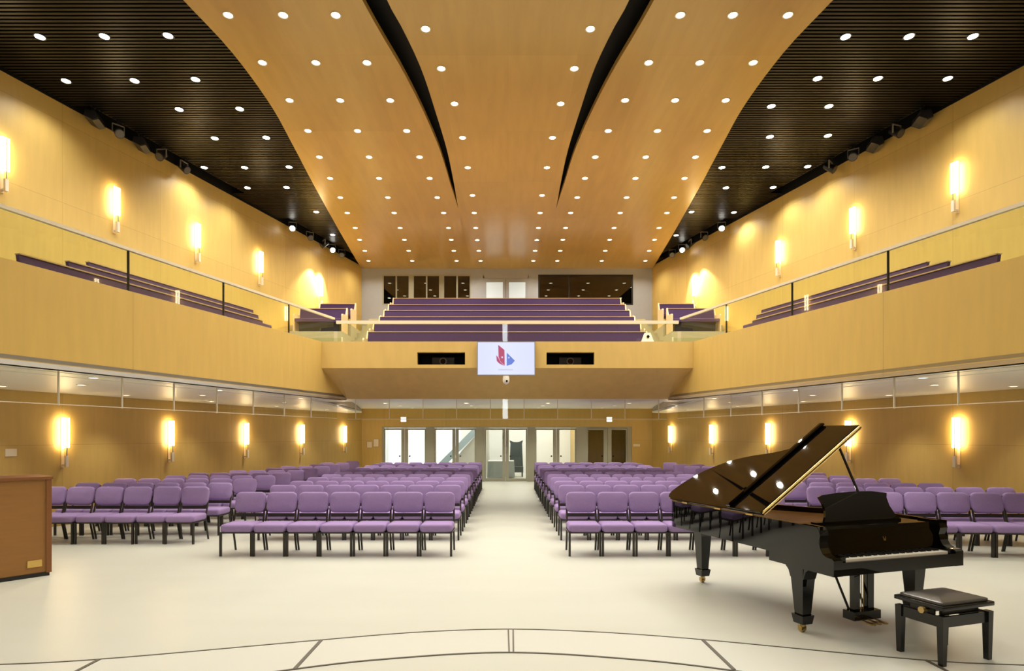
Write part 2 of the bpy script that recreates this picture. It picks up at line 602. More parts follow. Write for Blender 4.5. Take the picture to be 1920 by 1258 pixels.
# rear balcony front with two projector openings
PH = [(-2.01, -0.945, 3.385, 3.66), (0.87, 1.935, 3.385, 3.66)]
b = grid_wall(MB(), -4.135, 4.135, 3.31, 3.9, 13.42, 13.54, PH)
b.prism_x([(13.42, 3.31), (14.42, 2.68), (14.42, 2.76), (13.56, 3.31)], -3.84, 3.84)
for s in (-1, 1):
    b.add([(s * 3.84, 13.42, 3.31), (s * 4.135, 13.42, 3.31), (s * 3.845, 14.42, 2.68)], [(0, 1, 2)], 0, s > 0)
b.box(-4.10, 4.10, 13.54, 14.3, 3.84, 3.9)
struct(b.build('wall_balcony_front', M['front']))
for k, h in enumerate(PH):
    b = MB()
    x0, x1, z0, z1 = h
    b.box(x0 - .02, x1 + .02, 14.1, 14.12, z0 - .02, z1 + .02)
    b.box(x0 - .02, x0, 13.54, 14.1, z0 - .02, z1 + .02)
    b.box(x1, x1 + .02, 13.54, 14.1, z0 - .02, z1 + .02)
    b.box(x0, x1, 13.54, 14.1, z0 - .02, z0)
    b.box(x0, x1, 13.54, 14.1, z1, z1 + .02)
    struct(b.build('niche_lining_%d' % (k + 1), M['black']))

# ceiling under the rear balcony, and its stepped floor above
b = MB()
b.prism_x([(14.43, 2.685), (YR, 2.86), (YR, 2.95), (14.43, 2.775)], -5.7, 5.7)
struct(b.build('ceiling_rear', M['white']))
ROWS = [(22.4, 6.91), (21.5, 6.48), (20.7, 6.10), (19.95, 5.74), (19.1, 5.38), (18.25, 4.95)]   # back line, height of the cap
b = MB()
b.box(-4.0, 4.0, 14.3, 23.6, 3.0, 3.45)
b.box(-6.4, 6.4, 15.9, 23.6, 3.0, 3.449)
for (y, zt) in ROWS:
    b.box(-5.0, 5.0, y - 0.62, YR, zt - 1.3, zt - 0.88)
    b.box(-5.0, -4.25, y - 0.92, y - 0.62, zt - 1.3, zt - 1.08)
    b.box(4.25, 5.0, y - 0.92, y - 0.62, zt - 1.3, zt - 1.08)
for s in (-1, 1):
    b.prism([(s * 5.0, 18.3), (s * (XW(18.3) - .02), 18.3), (s * (XW(YR) - .02), YR), (s * 5.0, YR)], 3.4, 4.97)
    b.prism([(s * 5.0, 19.3), (s * (XW(19.3) - .02), 19.3), (s * (XW(YR) - .02), YR), (s * 5.0, YR)], 4.97, 5.35)
struct(b.build('floor_balcony_rear', M['step']))


# ------------------------------------------------------------------ glass balustrades and hanging glass screens
def along(s, d, ya, yb, z0, z1, th):
    """upright sheet along a side balcony edge, offset d outward."""
    b = MB()
    b.prism([(s * (XF(ya) + d), ya), (s * (XF(yb) + d), yb), (s * (XF(yb) + d + th), yb), (s * (XF(ya) + d + th), ya)], z0, z1)
    return b


JOINTS = [-1.0, 1.6, 3.4, 5.2, 7.0, 8.8, 10.63, 12.4, 14.0]
for s in (-1, 1):
    t = thing('glass_balustrade', 'long frameless glass balustrade with slim top rail on the %s balcony front' % SIDE[s], 'railing', (s * XF(7), 7, 3.9))
    inv = Matrix.Translation((-s * XF(7), -7, -3.9))
    for ya, yb in zip(JOINTS, JOINTS[1:]):
        b = along(s, 0.06, ya + 0.008, yb - 0.008, 3.9, 4.5, 0.014)
        b.v = [tuple(inv @ Vector(p)) for p in b.v]
        b.build('glass_panel', M['rglass'], t)
    for ya in JOINTS[1:-1]:
        b = along(s, 0.055, ya - 0.006, ya + 0.006, 3.9, 4.5, 0.03)
        b.v = [tuple(inv @ Vector(p)) for p in b.v]
        b.build('post', M['hard'], t)
    b = along(s, 0.035, JOINTS[0], JOINTS[-1], 4.5, 4.545, 0.06)
    b.v = [tuple(inv @ Vector(p)) for p in b.v]
    b.build('top_rail', M['rail'], t)
t = thing('glass_balustrade', 'straight glass balustrade with pale top rail across the rear balcony front', 'railing', (0, 14.0, 3.9))
for x0, x1 in ((-3.95, -2.6), (-2.6, -1.3), (-1.3, 0), (0, 1.3), (1.3, 2.6), (2.6, 3.95)):
    MB().box(x0 + .004, x1 - .004, -0.007, 0.007, 0, 0.5).build('glass_panel', M['rglass'], t)
MB().box(-3.97, 3.97, -0.04, 0.04, 0.5, 0.57).build('top_rail', M['rail'], t)
for s in (-1, 1):
    t = thing('glass_balustrade', 'low glass screen with corner post at the %s end of the rear balcony' % SIDE[s], 'railing', (s * 4.55, 14.6, 3.45))
    MB().box(-0.55, 0.55, -0.007, 0.007, 0.0, 0.72).build('glass_panel', M['rglass'], t)
    MB().box(-0.56, -0.53, -0.015, 0.015, 0, 0.74).box(0.53, 0.56, -0.015, 0.015, 0, 0.74).build('frame', M['rail'], t)

for s in (-1, 1):
    t = thing('glass_smoke_screen', 'clear hanging glass smoke screen under the %s balcony edge' % SIDE[s], 'glass screen', (s * XF(7), 7, ZS))
    inv = Matrix.Translation((-s * XF(7), -7, -ZS))
    edges = [-2.0 + 0.9 * i for i in range(18)] + [14.3]
    b = along(s, 0.16, -2.0, 14.3, 2.215, ZS, 0.01)
    b.v = [tuple(inv @ Vector(p)) for p in b.v]
    b.build('glass_panel', M['glass'], t)
    b = along(s, 0.155, -2.0, 14.3, 2.208, 2.218, 0.015)
    b.v = [tuple(inv @ Vector(p)) for p in b.v]
    b.build('bottom_rail', M['rail'], t)
    for y in edges[5:-1]:
        b = along(s, 0.15, y - 0.006, y + 0.006, 2.2, ZS, 0.02)
        b.v = [tuple(inv @ Vector(p)) for p in b.v]
        b.build('clip', M['rail'], t)
t = thing('glass_smoke_screen', 'clear hanging glass smoke screen under the rear balcony front', 'glass screen', (0, 14.5, 2.68))
MB().box(-3.84, 3.84, -0.005, 0.005, -0.47, 0.0).build('glass_panel', M['glass'], t)
MB().box(-3.84, 3.84, -0.01, 0.01, -0.485, -0.47).build('bottom_rail', M['rail'], t)
for i in range(10):
    x = -3.65 + 0.81 * i
    if abs(x) > 0.3:
        MB().box(x - .008, x + .008, -0.012, 0.012, -0.48, 0.0).build('clip', M['rail'], t)

# ------------------------------------------------------------------ doors, windows and the rooms behind
XP = lambda px: (px - 949) * YR / 1130 - 0.03
doors = [((716, 722, 752, 765, 796, 806), 'clear'), ((806, 817, 848, 860, 890, 899), 'clear'), ((899, 911, 942, 954, 986, 996), 'clear'),
         ((996, 1006, 1037, 1049, 1078, 1091), 'clear'), ((1091, 1103, 1132, 1147, 1174, 1184), 'clear')]
for k, (px, kind) in enumerate(doors):
    X = [XP(p) for p in px]
    cx = (X[0] + X[5]) / 2
    root = thing('door_%d' % (k + 1), None, None, (cx, YR + 0.06, 0), 0, None, 'structure')
    X = [x - cx for x in X]
    b = MB()
    b.box(X[0], X[1] - .05, -.06, .06, 0, DOOR_Z)
    b.box(X[4] + .05, X[5], -.06, .06, 0, DOOR_Z)
    b.box(X[1] - .05, X[4] + .05, -.06, .06, 2.11, DOOR_Z)
    struct(b.build('door_frame', M['frame'], root))
    mid = (X[2] + X[3]) / 2
    for a, c, hs in ((X[1] - .045, mid - .005, 1), (mid + .005, X[4] + .045, -1)):
        g0, g1 = (X[1], X[2]) if hs > 0 else (X[3], X[4])
        b = grid_wall(MB(), a, c, 0.01, 2.10, -.025, .025, [(g0, g1, 0.12, 2.03)])
        leaf = struct(b.build('door_leaf', M['frame'], root))
        b = MB()
        b.box(g0, g1, -.006, .006, 0.12, 2.03)
        struct(b.build('glass_pane', M['glass'], leaf))
        hx = (g1 - .06) if hs > 0 else (g0 + .06)
        b = MB()
        b.cyl((hx, -.06, 1.0), (hx, .06, 1.0), 0.03, 0.03, 12)
        struct(b.build('door_handle', M['hard'], leaf))

# lobby behind the doors
b = MB()
b.box(-7.5, 7.5, 28.6, 28.8, 0, 3.2)
b.box(-7.6, -7.5, YR + .2, 28.8, 0, 3.2)
b.box(7.5, 7.6, YR + .2, 28.8, 0, 3.2)
struct(b.build('wall_lobby', M['lobby']))
b = MB()
b.box(-7.5, 7.5, YR + .2, 28.8, 3.0, 3.2)
struct(b.build('ceiling_lobby', M['lobby']))
b = MB()
for x in (-5.2, -2.4, 0.4, 2.2):
    b.box(x - .6, x + .6, 24.6, 27.8, 2.97, 2.995)
struct(b.build('lobby_fill_panels', M['panel']))  # added glowing panels, unseen above the doors, to whiten the lobby wall
b = MB()
for x0, x1 in ((-6.4, -5.75), (-5.6, -5.0), (-4.7, -3.6), (-3.3, -2.2)):
    b.box(x0, x1, 28.55, 28.6, 0.3, 2.7)
struct(b.build('window_lobby', M['daypane']))
b = MB()
b.box(3.02, 3.1, YR + .3, 28.6, 0, 3.0)
b.box(3.1, 7.4, 25.3, 25.4, 0, 3.0)
struct(b.build('wall_side_lobby', M['wall']))
b = MB()
b.box(3.1, 7.4, YR + .25, 25.3, 2.5, 2.6)
struct(b.build('ceiling_side_lobby', M['white']))

t = thing('staircase', 'pale staircase rising behind the second pair of glass doors', 'staircase', (-2.6, 26.6, 0))
MB().prism_y([(-1.0, 0.0), (-0.6, 0.0), (1.75, 2.35), (1.75, 2.75)], -0.05, 0.05).build('glass_side', M['stair'], t)
MB().prism_y([(-0.4, 0.0), (1.8, 0.0), (1.8, 2.35), (1.65, 2.3)], 0.1, 1.2).build('stair_body', M['stairw'], t)

t = thing('high_backed_chair', 'dark slate high backed chair seen through the centre glass doors', 'chair', (0.42, 26.6, 0), 0)
MB().box(-.3, .3, -.3, .3, 0.2, 0.45).build('seat', M['slate'], t)
MB().prism_y([(-.3, .45), (.3, .45), (.26, 1.45), (.3, 1.6), (.1, 1.52), (-.1, 1.52), (-.3, 1.6), (-.26, 1.45)], .2, .3).build('backrest', M['slate'], t)
for x in (-.26, .26):
    for y in (-.26, .26):
        MB().box(x - .025, x + .025, y - .025, y + .025, 0, .2).build('leg', M['tubeblk'], t)
t = thing('draped_table', 'grey cloth covered table seen through the centre glass doors', 'table', (-0.25, 25.9, 0))
MB().box(-.55, .55, -.3, .3, .70, .74).build('tabletop', M['lobby'], t)
b = MB()
pts = []
for i in range(40):
    a = i / 40
    px_, py_ = ((-.56 + 1.12 * a * 4, -.31) if a < .25 else (.56, -.31 + .62 * (a - .25) * 4) if a < .5 else (.56 - 1.12 * (a - .5) * 4, .31) if a < .75 else (-.56, .31 - .62 * (a - .75) * 4))
    k = 1 + .03 * (i % 2)
    pts.append((px_, py_, k))
b.rings([[(x, y, .70) for x, y, k in pts], [(x * k * 1.03, y * k * 1.03, .05) for x, y, k in pts]], cap=False)
b.build('tablecloth_skirt', M['cloth'], t)

# upper rear windows and door of the balcony
def upper_window(k, hole, splits, thick):
    x0, x1, z0, z1 = hole
    root = thing('window_%d' % k, None, None, ((x0 + x1) / 2, YR + .02, z0), 0, None, 'structure')
    cx = (x0 + x1) / 2
    h = z1 - z0
    b = MB()
    f = .05
    b.box(x0 - cx, x1 - cx, -.03, .12, 0, f)
    b.box(x0 - cx, x1 - cx, -.03, .12, h - f, h)
    b.box(x0 - cx, x0 - cx + f, -.03, .12, f, h - f)
    b.box(x1 - cx - f, x1 - cx, -.03, .12, f, h - f)
    for x, wd in splits:
        b.box(x - cx - wd / 2, x - cx + wd / 2, -.03, .06, f, h - f)
    struct(b.build('window_frame', M['hard'] if thick else M['frame'], root))
    b = MB()
    b.box(x0 - cx + f, x1 - cx - f, 0.0, .012, f, h - f)
    struct(b.build('window_glass', M['dglass'], root))


upper_window(1, UW[0], [(XP(743), .05), (XP(771), .2), (XP(800), .05), (XP(828), .2), (XP(857), .06)], False)
upper_window(2, UW[2], [(XP(1067), .05)], True)
x0, x1, z0, z1 = UW[1]
root = thing('door_6', None, None, ((x0 + x1) / 2, YR + .03, 6.03), 0, None, 'structure')
b = MB()
cx = (x0 + x1) / 2
b.box(x0 - cx, x0 - cx + .06, -.04, .1, 0, 2.04).box(x1 - cx - .06, x1 - cx, -.04, .1, 0, 2.04).box(x0 - cx, x1 - cx, -.04, .1, 1.95, 2.04)
struct(b.build('door_frame', M['grey'], root))
for a, c in ((x0 - cx + .06, -.005), (.005, x1 - cx - .06)):
    b = grid_wall(MB(), a, c, .01, 1.94, -.02, .03, [(a + .08 if a < 0 else .12, -.12 if a < 0 else c - .08, .15, 1.80)])
    leaf = struct(b.build('door_leaf', M['grey'], root))
    b = MB()
    b.box(a + .08 if a < 0 else .12, -.12 if a < 0 else c - .08, 0, .01, .15, 1.80)
    struct(b.build('glass_pane', M['frost'], leaf))
b = MB()
b.box(-5.7, 5.7, 26.2, 26.3, 5.9, 8.78)
b.box(-5.8, -5.7, YR + .2, 26.3, 5.9, 8.78)
b.box(5.7, 5.8, YR + .2, 26.3, 5.9, 8.78)
b.box(-5.7, 5.7, YR + .2, 26.3, 5.8, 5.9)
struct(b.build('wall_control_room', M['black']))

# ------------------------------------------------------------------ pews on the balcony
def make_pew(length, label, group, loc, rz, ends=True):
    t = thing('pew', label, 'pew', loc, rz, group)
    h = length / 2
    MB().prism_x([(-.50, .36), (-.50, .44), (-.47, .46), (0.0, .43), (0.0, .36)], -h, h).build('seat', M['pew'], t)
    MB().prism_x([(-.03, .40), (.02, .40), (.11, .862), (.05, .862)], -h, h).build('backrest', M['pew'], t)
    MB().prism_x([(.035, .862), (.125, .862), (.13, .88), (.03, .88)], -h, h).build('top_rail', M['cap'], t)
    MB().box(-h + .1, h - .1, -.40, -.36, 0, .36).build('plinth', M['hard'], t)
    if ends:
        for s in (-1, 1):
            x = s * (h + .02)
            MB().prism_x([(-.50, 0), (.10, 0), (.14, .86), (.08, .90), (-.05, .64), (-.48, .60), (-.52, .55)], x - .02, x + .02).build('end_panel', M['cap'], t)
    return t


names = ['rear', 'second', 'third', 'fourth', 'fifth', 'front']
for i, (y, zt) in enumerate(ROWS):
    lab = 'long purple upholstered pew, %s row of the central balcony block' % (['rearmost', 'second from the rear', 'third from the rear', 'fourth from the rear', 'fifth from the rear', 'front'][i])
    make_pew(8.4, lab, 'central balcony pews', (0, y - .08, zt - .88), 0)
TH = math.atan2(1, 0.29)
for s in (-1, 1):
    for d, ya, yb, zt, nm in ((1.0, 8.2, 13.05, 4.28, 'front row behind the glass'), (1.9, 9.75, 14.2, 4.63, 'middle row'), (2.8, 11.0, 15.3, 4.98, 'back row by the wall')):
        ym = (ya + yb) / 2
        L = (yb - ya) * math.hypot(1, .29)
        lab = 'long purple side pew on the %s balcony, %s' % (SIDE[s], nm)
        make_pew(L - .05, lab, 'side balcony pews', (s * (XF(ym) + d), ym, zt - .86), -s * TH, False)
    make_pew(1.15, 'short purple corner pew on the %s rear balcony, upper of two' % SIDE[s], 'corner balcony pews', (s * 5.68, 20.15, 5.35), 0)
    make_pew(1.45, 'short purple corner pew on the %s rear balcony, lower of two' % SIDE[s], 'corner balcony pews', (s * 5.84, 19.1, 4.97), 0)

# ------------------------------------------------------------------ stacking chairs
def chair_parts(t, full):
    b = MB()
    b.m = Matrix.Translation((0, -.02, .352))
    b.slab(.484, .47, .05, .122, .04, 4, dome=.014)
    b.build('seat', M['fabric'], t, 50)
    b = MB()
    b.m = Matrix.Translation((0, .235, .565)) @ Matrix.Rotation(math.radians(90 - 13), 4, 'X') @ Matrix.Translation((0, .192, -.035))
    b.slab(.476, .325, .085, .065, .03, 5, dome=.012)
    b.build('backrest', M['fabric'], t, 50)
    r = .0155
    def legs():
        out = []
        for sx in (-1, 1):
            x = sx * .229
            out.append(MB().box(x - r, x + r, -.255, -.225, 0, .36))
            m = MB()
            m.tube([(x, .27, 0), (x, .17, .37)], r * 1.05, 6)
            out.append(m)
        return out
    frame = MB()
    for sx in (-1, 1):
        x = sx * .229
        frame.box(x - r, x + r, -.25, .19, .34, .36)
        frame.tube([(x, .17, .37), (x * .99, .235, .56), (x * .97, .31, .86)], r, 6)
    frame.box(-.23, .23, -.245, -.225, .34, .36)
    frame.box(-.21, .21, .235, .25, .53, .585)
    if full:
        frame.build('frame', M['tubeblk'], t)
        for m in legs():
            m.build('leg', M['tubeblk'], t)
    else:
        for m in legs():
            frame.add(m.v, m.f)
        frame.build('frame', M['tubeblk'], t)


protos = {}


def place_chair(full, x, y, rz, label, group):
    key = full
    if key not in protos:
        t = thing('stacking_chair', label, 'chair', (x, y, 0), rz, group)
        chair_parts(t, full)
        protos[key] = t
        return t
    return dup(protos[key], (x, y, 0), rz, label, group)


BACKS = [9.6, 10.98, 11.95, 12.98, 13.98, 15.0, 16.05, 17.1, 18.15, 19.2, 20.3]
CW = .4975
for s, x_in in ((-1, .83), (1, .90)):
    for r_, yb in enumerate(BACKS):
        for i in range(7):
            lab = 'purple padded chair %s from the aisle, %s row, block %s of the aisle' % (ORD[i], 'front' if r_ == 0 else ORD[r_], SIDE[s])
            place_chair(r_ < 3, s * (x_in + CW * (i + .5)), yb - .36 + random.uniform(-.01, .01), math.radians(random.uniform(-.4, .4)), lab, 'chairs in the two centre blocks')
WB = {-1: [10.6, 11.5, 12.6, 13.6, 14.6, 15.6, 16.7, 17.8, 18.9, 20.0, 21.3], 1: [9.55, 10.55, 11.5, 12.6, 13.6, 14.6, 15.6, 16.7, 17.8, 18.9, 20.2]}
for s in (-1, 1):
    tilt = 0.0 if s < 0 else math.radians(3.5)
    for r_, yb in enumerate(WB[s]):
        a = tilt if r_ < 3 else 0.0
        n = min(7, int((XW(yb) - .5 - 5.2) / .5))
        for i in range(max(n, 1)):
            d = 5.2 + .5 * (i + .5)
            y = yb - .36 - math.tan(a) * (d - 6.6)
            lab = 'purple padded chair %s from the centre block, %s row, wing block by the %s wall' % (ORD[i], 'front' if r_ == 0 else ORD[r_], SIDE[s])
            place_chair(r_ < 2, s * d, y + random.uniform(-.015, .015), -a * s + math.radians(random.uniform(-.4, .4)), lab, 'chairs in the two wing blocks')

# ------------------------------------------------------------------ downlights
def make_downlight(r, lens_m, ring_m):
    t = thing('ceiling_downlight', '', 'ceiling light')
    b = MB()
    n = 20
    prof = [(r * 1.0, -.004), (r * 1.28, -.010), (r * 1.32, 0.0)]
    b.rings([[(q * math.cos(2 * PI * i / n), q * math.sin(2 * PI * i / n), z) for i in range(n)] for q, z in prof], cap=False)
    b.f = [q[::-1] for q in b.f]
    b.build('trim_ring', ring_m, t, 60)
    b = MB()
    b.cyl((0, 0, -.003), (0, 0, -.006), r, r, n)
    b.build('lens', lens_m, t)
    return t


dl = {'wood': make_downlight(.064, M['lens'], M['rail']), 'black': make_downlight(.074, M['lensw'], M['hard']), 'soffit': make_downlight(.055, M['lens'], M['white'])}
used = {}


def downlight(kind, x, y, z, label, group, watts, col, angle=150):
    if kind not in used:
        used[kind] = True
        t = dl[kind]
        t.location = (x, y, z)
        tag(t, label, None, group)
    else:
        t = dup(dl[kind], (x, y, z), 0, label, group)
        for c in list(t.children):
            if c.type == 'LIGHT':
                bpy.data.objects.remove(c)
    return t, (x, y, z, watts, col, angle)


lamps = []
WY = [22.63, 21.4, 20.2, 19.04, 17.76, 16.61, 15.37, 14.2, 12.98, 11.8, 10.61, 9.41]
WX = {'inner': [1.89, 1.89, 1.87, 1.85, 1.87, 1.93, 1.98, 2.07, 2.17, 2.30, 2.48, 2.69],
      'middle': [3.56, 3.49, 3.44, 3.38, 3.33, 3.29, 3.27, 3.26, 3.23, 3.28, 3.38, 3.51],
      'outer': [5.20, 5.05, 4.94, 4.80, 4.71, 4.60, 4.52, 4.43, 4.30, 4.27, 4.32, 4.37]}
for s in (-1, 1):
    for c, xs in WX.items():
        for k, (x, y) in enumerate(zip(xs, WY)):
            lab = 'round downlight, %s from rear wall, %s column of the %s wooden ceiling wing' % (ORD[k], c, SIDE[s])
            lamps.append(downlight('wood', s * x, y, ZC, lab, 'downlights in the wooden ceiling', WOOD_SPOT_W, WARM))
CY = [22.63, 21.4, 20.23, 19.04, 17.76, 16.46, 14.76, 13.28, 11.92, 10.78, 9.73]
CX = [.99, 1.0, 1.0, .99, .97, .95, .97, .99, 1.05, 1.19, 1.33]
for s in (-1, 1):
    for k, (x, y) in enumerate(zip(CX, CY)):
        lab = 'round downlight, %s from rear wall, %s column of the central wooden ceiling panel' % (ORD[k], SIDE[s])
        lamps.append(downlight('wood', s * x, y, ZC, lab, 'downlights in the wooden ceiling', WOOD_SPOT_W, WARM))
BL = {-1: [[(-7.86, 10.12), (-6.77, 10.11), (-5.69, 10.09)], [(-8.34, 11.38), (-7.04, 11.37), (-5.87, 11.33)], [(-6.74, 12.37), (-5.49, 12.35)], [(-6.59, 13.57), (-5.42, 13.54)], [(-7.57, 15.05), (-6.56, 15.05), (-5.44, 15.02)], [(-7.02, 16.28), (-5.95, 16.25)], [(-5.71, 18.03)], [(-5.81, 20.08)]],
      1: [[(7.8, 10.11), (6.73, 10.11), (5.67, 10.12)], [(8.25, 11.3), (6.94, 11.3), (5.81, 11.3)], [(6.53, 12.25), (5.36, 12.25)], [(7.15, 13.45), (5.88, 13.5)], [(7.47, 14.99), (6.44, 15.02), (5.36, 15.05)], [(7.17, 16.25), (5.91, 16.28)], [(6.8, 18.07), (5.52, 18.03)], [(5.65, 20.14)]]}
for s in (-1, 1):
    for r_, row in enumerate(BL[s]):
        for i, (x, y) in enumerate(row):
            lab = 'white downlight, %s row from the front, %s from the wall, %s black slatted ceiling' % (ORD[r_], ORD[i], SIDE[s])
            lamps.append(downlight('black', x, y, ZB, lab, 'downlights in the black slatted ceilings', BLACK_SPOT_W, NEUT, 138))
SF = [('edge', .58, [6.4, 8.8, 11.2, 13.6]), ('middle', 2.0, [7.5, 10.05, 12.6, 15.2, 17.8]), ('wall', 3.6, [8.0, 10.3, 12.6, 14.9, 17.3, 19.7])]
for s in (-1, 1):
    for nm, d, yy in SF:
        for k, y in enumerate(yy):
            x = XF(y) + d
            if y > 15 and nm == 'middle':
                x = max(x, 4.9)
            lab = 'small downlight, %s from the front, %s row of the %s balcony soffit' % (ORD[k], nm, SIDE[s])
            lamps.append(downlight('soffit', s * x, y, ZS, lab, 'downlights under the balconies', SOFFIT_SPOT_W, WARM, 98))
for k, y in enumerate((17.3, 19.7, 22.2)):
    for i, x in enumerate((-3.5, -1.17, 1.17, 3.5)):
        lab = 'small downlight, %s row from the front, %s from left, white ceiling under rear balcony' % (ORD[k], ORD[i])
        z = 2.68 + (y - 14.3) * 0.18 / 9.35
        lamps.append(downlight('soffit', x, y, z, lab, 'downlights under the balconies', SOFFIT_SPOT_W * 1.7, WARM, 112))
for t, (x, y, z, watts, col, ang) in lamps:
    spot('lamp', (0, 0, -.05), watts, col, t, ang)
# the same ceilings go on towards the stage, over and behind the camera
for s in (-1, 1):
    for k in range(6):
        y = 8.1 - 2.2 * k
        spot('stage_lamp', (s * (2.95 + .13 * k), y, ZC - .06), WOOD_SPOT_W * 0.8, WARM)
        spot('stage_lamp', (s * (4.5 + .2 * k), y, ZC - .06), WOOD_SPOT_W * 0.8, WARM)
        spot('stage_lamp', (s * 1.4, y, ZC - .06), WOOD_SPOT_W * 0.6, WARM)
        spot('stage_lamp', (s * (7.2 + .25 * k), y, ZB - .06), BLACK_SPOT_W * 0.8, NEUT)

# ------------------------------------------------------------------ wall sconces
def make_sconce():
    t = thing('wall_sconce', '', 'wall lamp')
    # local +x points into the hall; z = 0 is the middle of the lit glass
    b = MB()
    b.box(.075, .105, -.07, .07, -.30, .30)
    b.build('glass_shade', M['tube'], t)
    MB().box(.118, .13, -.007, .007, -.60, .28).build('rod', M['greym'], t)
    MB().box(.09, .14, -.03, .03, -.68, -.46).build('bracket', M['rail'], t)
    MB().box(0, .012, -.03, .03, -.70, .28).build('back_plate', M['cap'], t)
    MB().box(.012, .09, -.02, .02, -.66, -.63).build('arm', M['rail'], t)
    return t


sc0 = make_sconce()
first = True
ANG = {-1: -ALPHA, 1: PI + ALPHA}
LOWY = {-1: [12.09, 14.63, 17.2, 19.78, 22.33], 1: [11.97, 14.5, 17.2, 19.8, 22.25]}
UPY = {-1: [11.0, 13.2, 15.45, 17.8, 20.8], 1: [12.0, 14.37, 16.8, 20.76]}
for s in (-1, 1):
    for lv, yy, z in (('lower', LOWY[s], 1.86), ('upper', UPY[s], 6.93)):
        for k, y in enumerate(yy):
            lab = 'glowing upright wall sconce, %s from the front on the %s %s wall' % (ORD[k], lv, SIDE[s])
            loc = (s * (XW(y) - .001), y, z)
            if first:
                sc0.location = loc
                sc0.rotation_euler = (0, 0, ANG[s])
                tag(sc0, lab, None, 'wall sconces')
                first = False
            else:
                dup(sc0, loc, ANG[s], lab, 'wall sconces')

# ------------------------------------------------------------------ stage lights on pipes by the side walls
def make_spotlight(lit):
    t = thing('stage_spotlight', '', 'stage light')
    t.scale = (.8, .8, .8)
    MB().box(-.03, .03, -.03, .03, -.02, .12).cyl((-.045, 0, .1), (.045, 0, .1), .035, .035, 10).build('clamp', M['hard'], t)
    b = MB()
    b.box(-.15, .15, -.02, .02, -.04, -.02).box(-.15, -.135, -.02, .02, -.26, -.02).box(.135, .15, -.02, .02, -.26, -.02)
    b.build('yoke', M['greym'], t)
    b = MB()
    d = Vector((0, -.8, -.6)).normalized()
    c = Vector((0, 0, -.22))
    b.cyl(c - d * .2, c + d * .14, .09, .125, 14)
    body = b.build('lamp_body', M['dark'], t, 40)
    b = MB()
    b.cyl(c + d * .141, c + d * .15, .105, .105, 14)
    b.build('lens', M['lensw'] if lit else M['lensr'], body)
    return t


def make_flood():
    t = thing('flood_light', '', 'stage light')
    t.scale = (.72, .72, .72)
    MB().box(-.02, .02, -.02, .02, -.02, .12).build('clamp', M['hard'], t)
    MB().box(-.34, .34, -.015, .015, -.08, -.05).build('mount_bar', M['chrome'], t)
    b = MB()
    b.prism_x([(-.14, -.14), (.12, -.14), (.16, -.30), (-.05, -.40), (-.2, -.34)], -.3, .3)
    b.build('lamp_body', M['hard'], t)
    MB().prism_x([(-.2, -.345), (-.05, -.405), (-.05, -.42), (-.21, -.36)], -.27, .27).build('lens', M['lensr'], t)
    return t


stage = {'lit': make_spotlight(True), 'dark': make_spotlight(False), 'flood': make_flood()}
sused = set()


def stage_light(kind, loc, rz, label):
    if kind not in sused:
        sused.add(kind)
        t = stage[kind]
        t.location = loc
        t.rotation_euler = (0, 0, rz)
        return tag(t, label, None, 'stage lights by the side walls')
    return dup(stage[kind], loc, rz, label, 'stage lights by the side walls')


for s in (-1, 1):
    for ya, yb, nm in ((12.1, 16.4, 'long'), (18.7, 22.2, 'short')):
        d = .24
        b = MB()
        b.cyl((s * (XW(ya) - d), ya, 8.62), (s * (XW(yb) - d), yb, 8.62), .025, .025, 10)
        for q in (.1, .5, .9):
            y = ya + (yb - ya) * q
            b.cyl((s * (XW(y) - d), y, 8.62), (s * (XW(y) - d), y, 8.775), .012, .012, 6)
        o = b.build('lighting_pipe', M['hard'])
        tag(o, '%s black lighting pipe under the black ceiling along the %s wall' % (nm, SIDE[s]), 'lighting pipe')
    al = -s * math.atan(.28)
    for k, (y, kind, yaw, where) in enumerate(((12.5, 'flood', 90, 'first'), (13.05, 'dark', 35, 'second'), (13.6, 'flood', 90, 'third'), (14.15, 'dark', -20, 'fourth'), (14.8, 'dark', 60, 'fifth'))):
        stage_light(kind, (s * (XW(y) - .24), y, 8.55), al + math.radians(yaw), 'black stage light, %s from the front on the long pipe along the %s wall' % (where, SIDE[s]))
    for k, (y, kind, yaw, where) in enumerate(((19.0, 'lit', 0, 'first'), (19.9, 'dark', 20, 'second'), (20.7, 'dark', -70, 'third'), (21.2, 'lit', 10, 'fourth'), (21.8, 'dark', 0, 'rearmost'))):
        stage_light(kind, (s * (XW(y) - .24), y, 8.55), al + math.radians(yaw), 'small stage spotlight, %s on the short rear pipe along the %s wall' % (where, SIDE[s]))
    for y, wt in ((20.4, 420), (20.9, 420)):
        x = s * (XW(y) - .36)
        spot('wall_beam', (x, y, 7.75), wt, (1, .86, .6), None, 75, .6, .03, aim=(s * (XW(y - .4) + .02), y - .4, 5.6))

# ------------------------------------------------------------------ TV, projectors, cameras, signs
t = thing('television', 'wide wall screen showing a red and blue emblem on the rear balcony front', 'television', (-.03, 13.42, 3.13))
MB().box(-.3, .3, -.05, 0, .2, .55).build('wall_mount', M['hard'], t)
MB().box(-.645, .645, -.11, -.05, 0, .755).build('casing', M['greym'], t)
MB().box(-.625, .625, -.114, -.11, .02, .735).build('screen', M['screen'], t)


def face(poly, m, nm, z=-.116):
    b = MB()
    b.prism_y([(x, zz) for x, zz in poly], z, z + .002)
    return b.build(nm, m, t)


def tvp(x, y):     # picture position on the screen, 0..1
    return (-.625 + 1.25 * x, .735 - .715 * y)


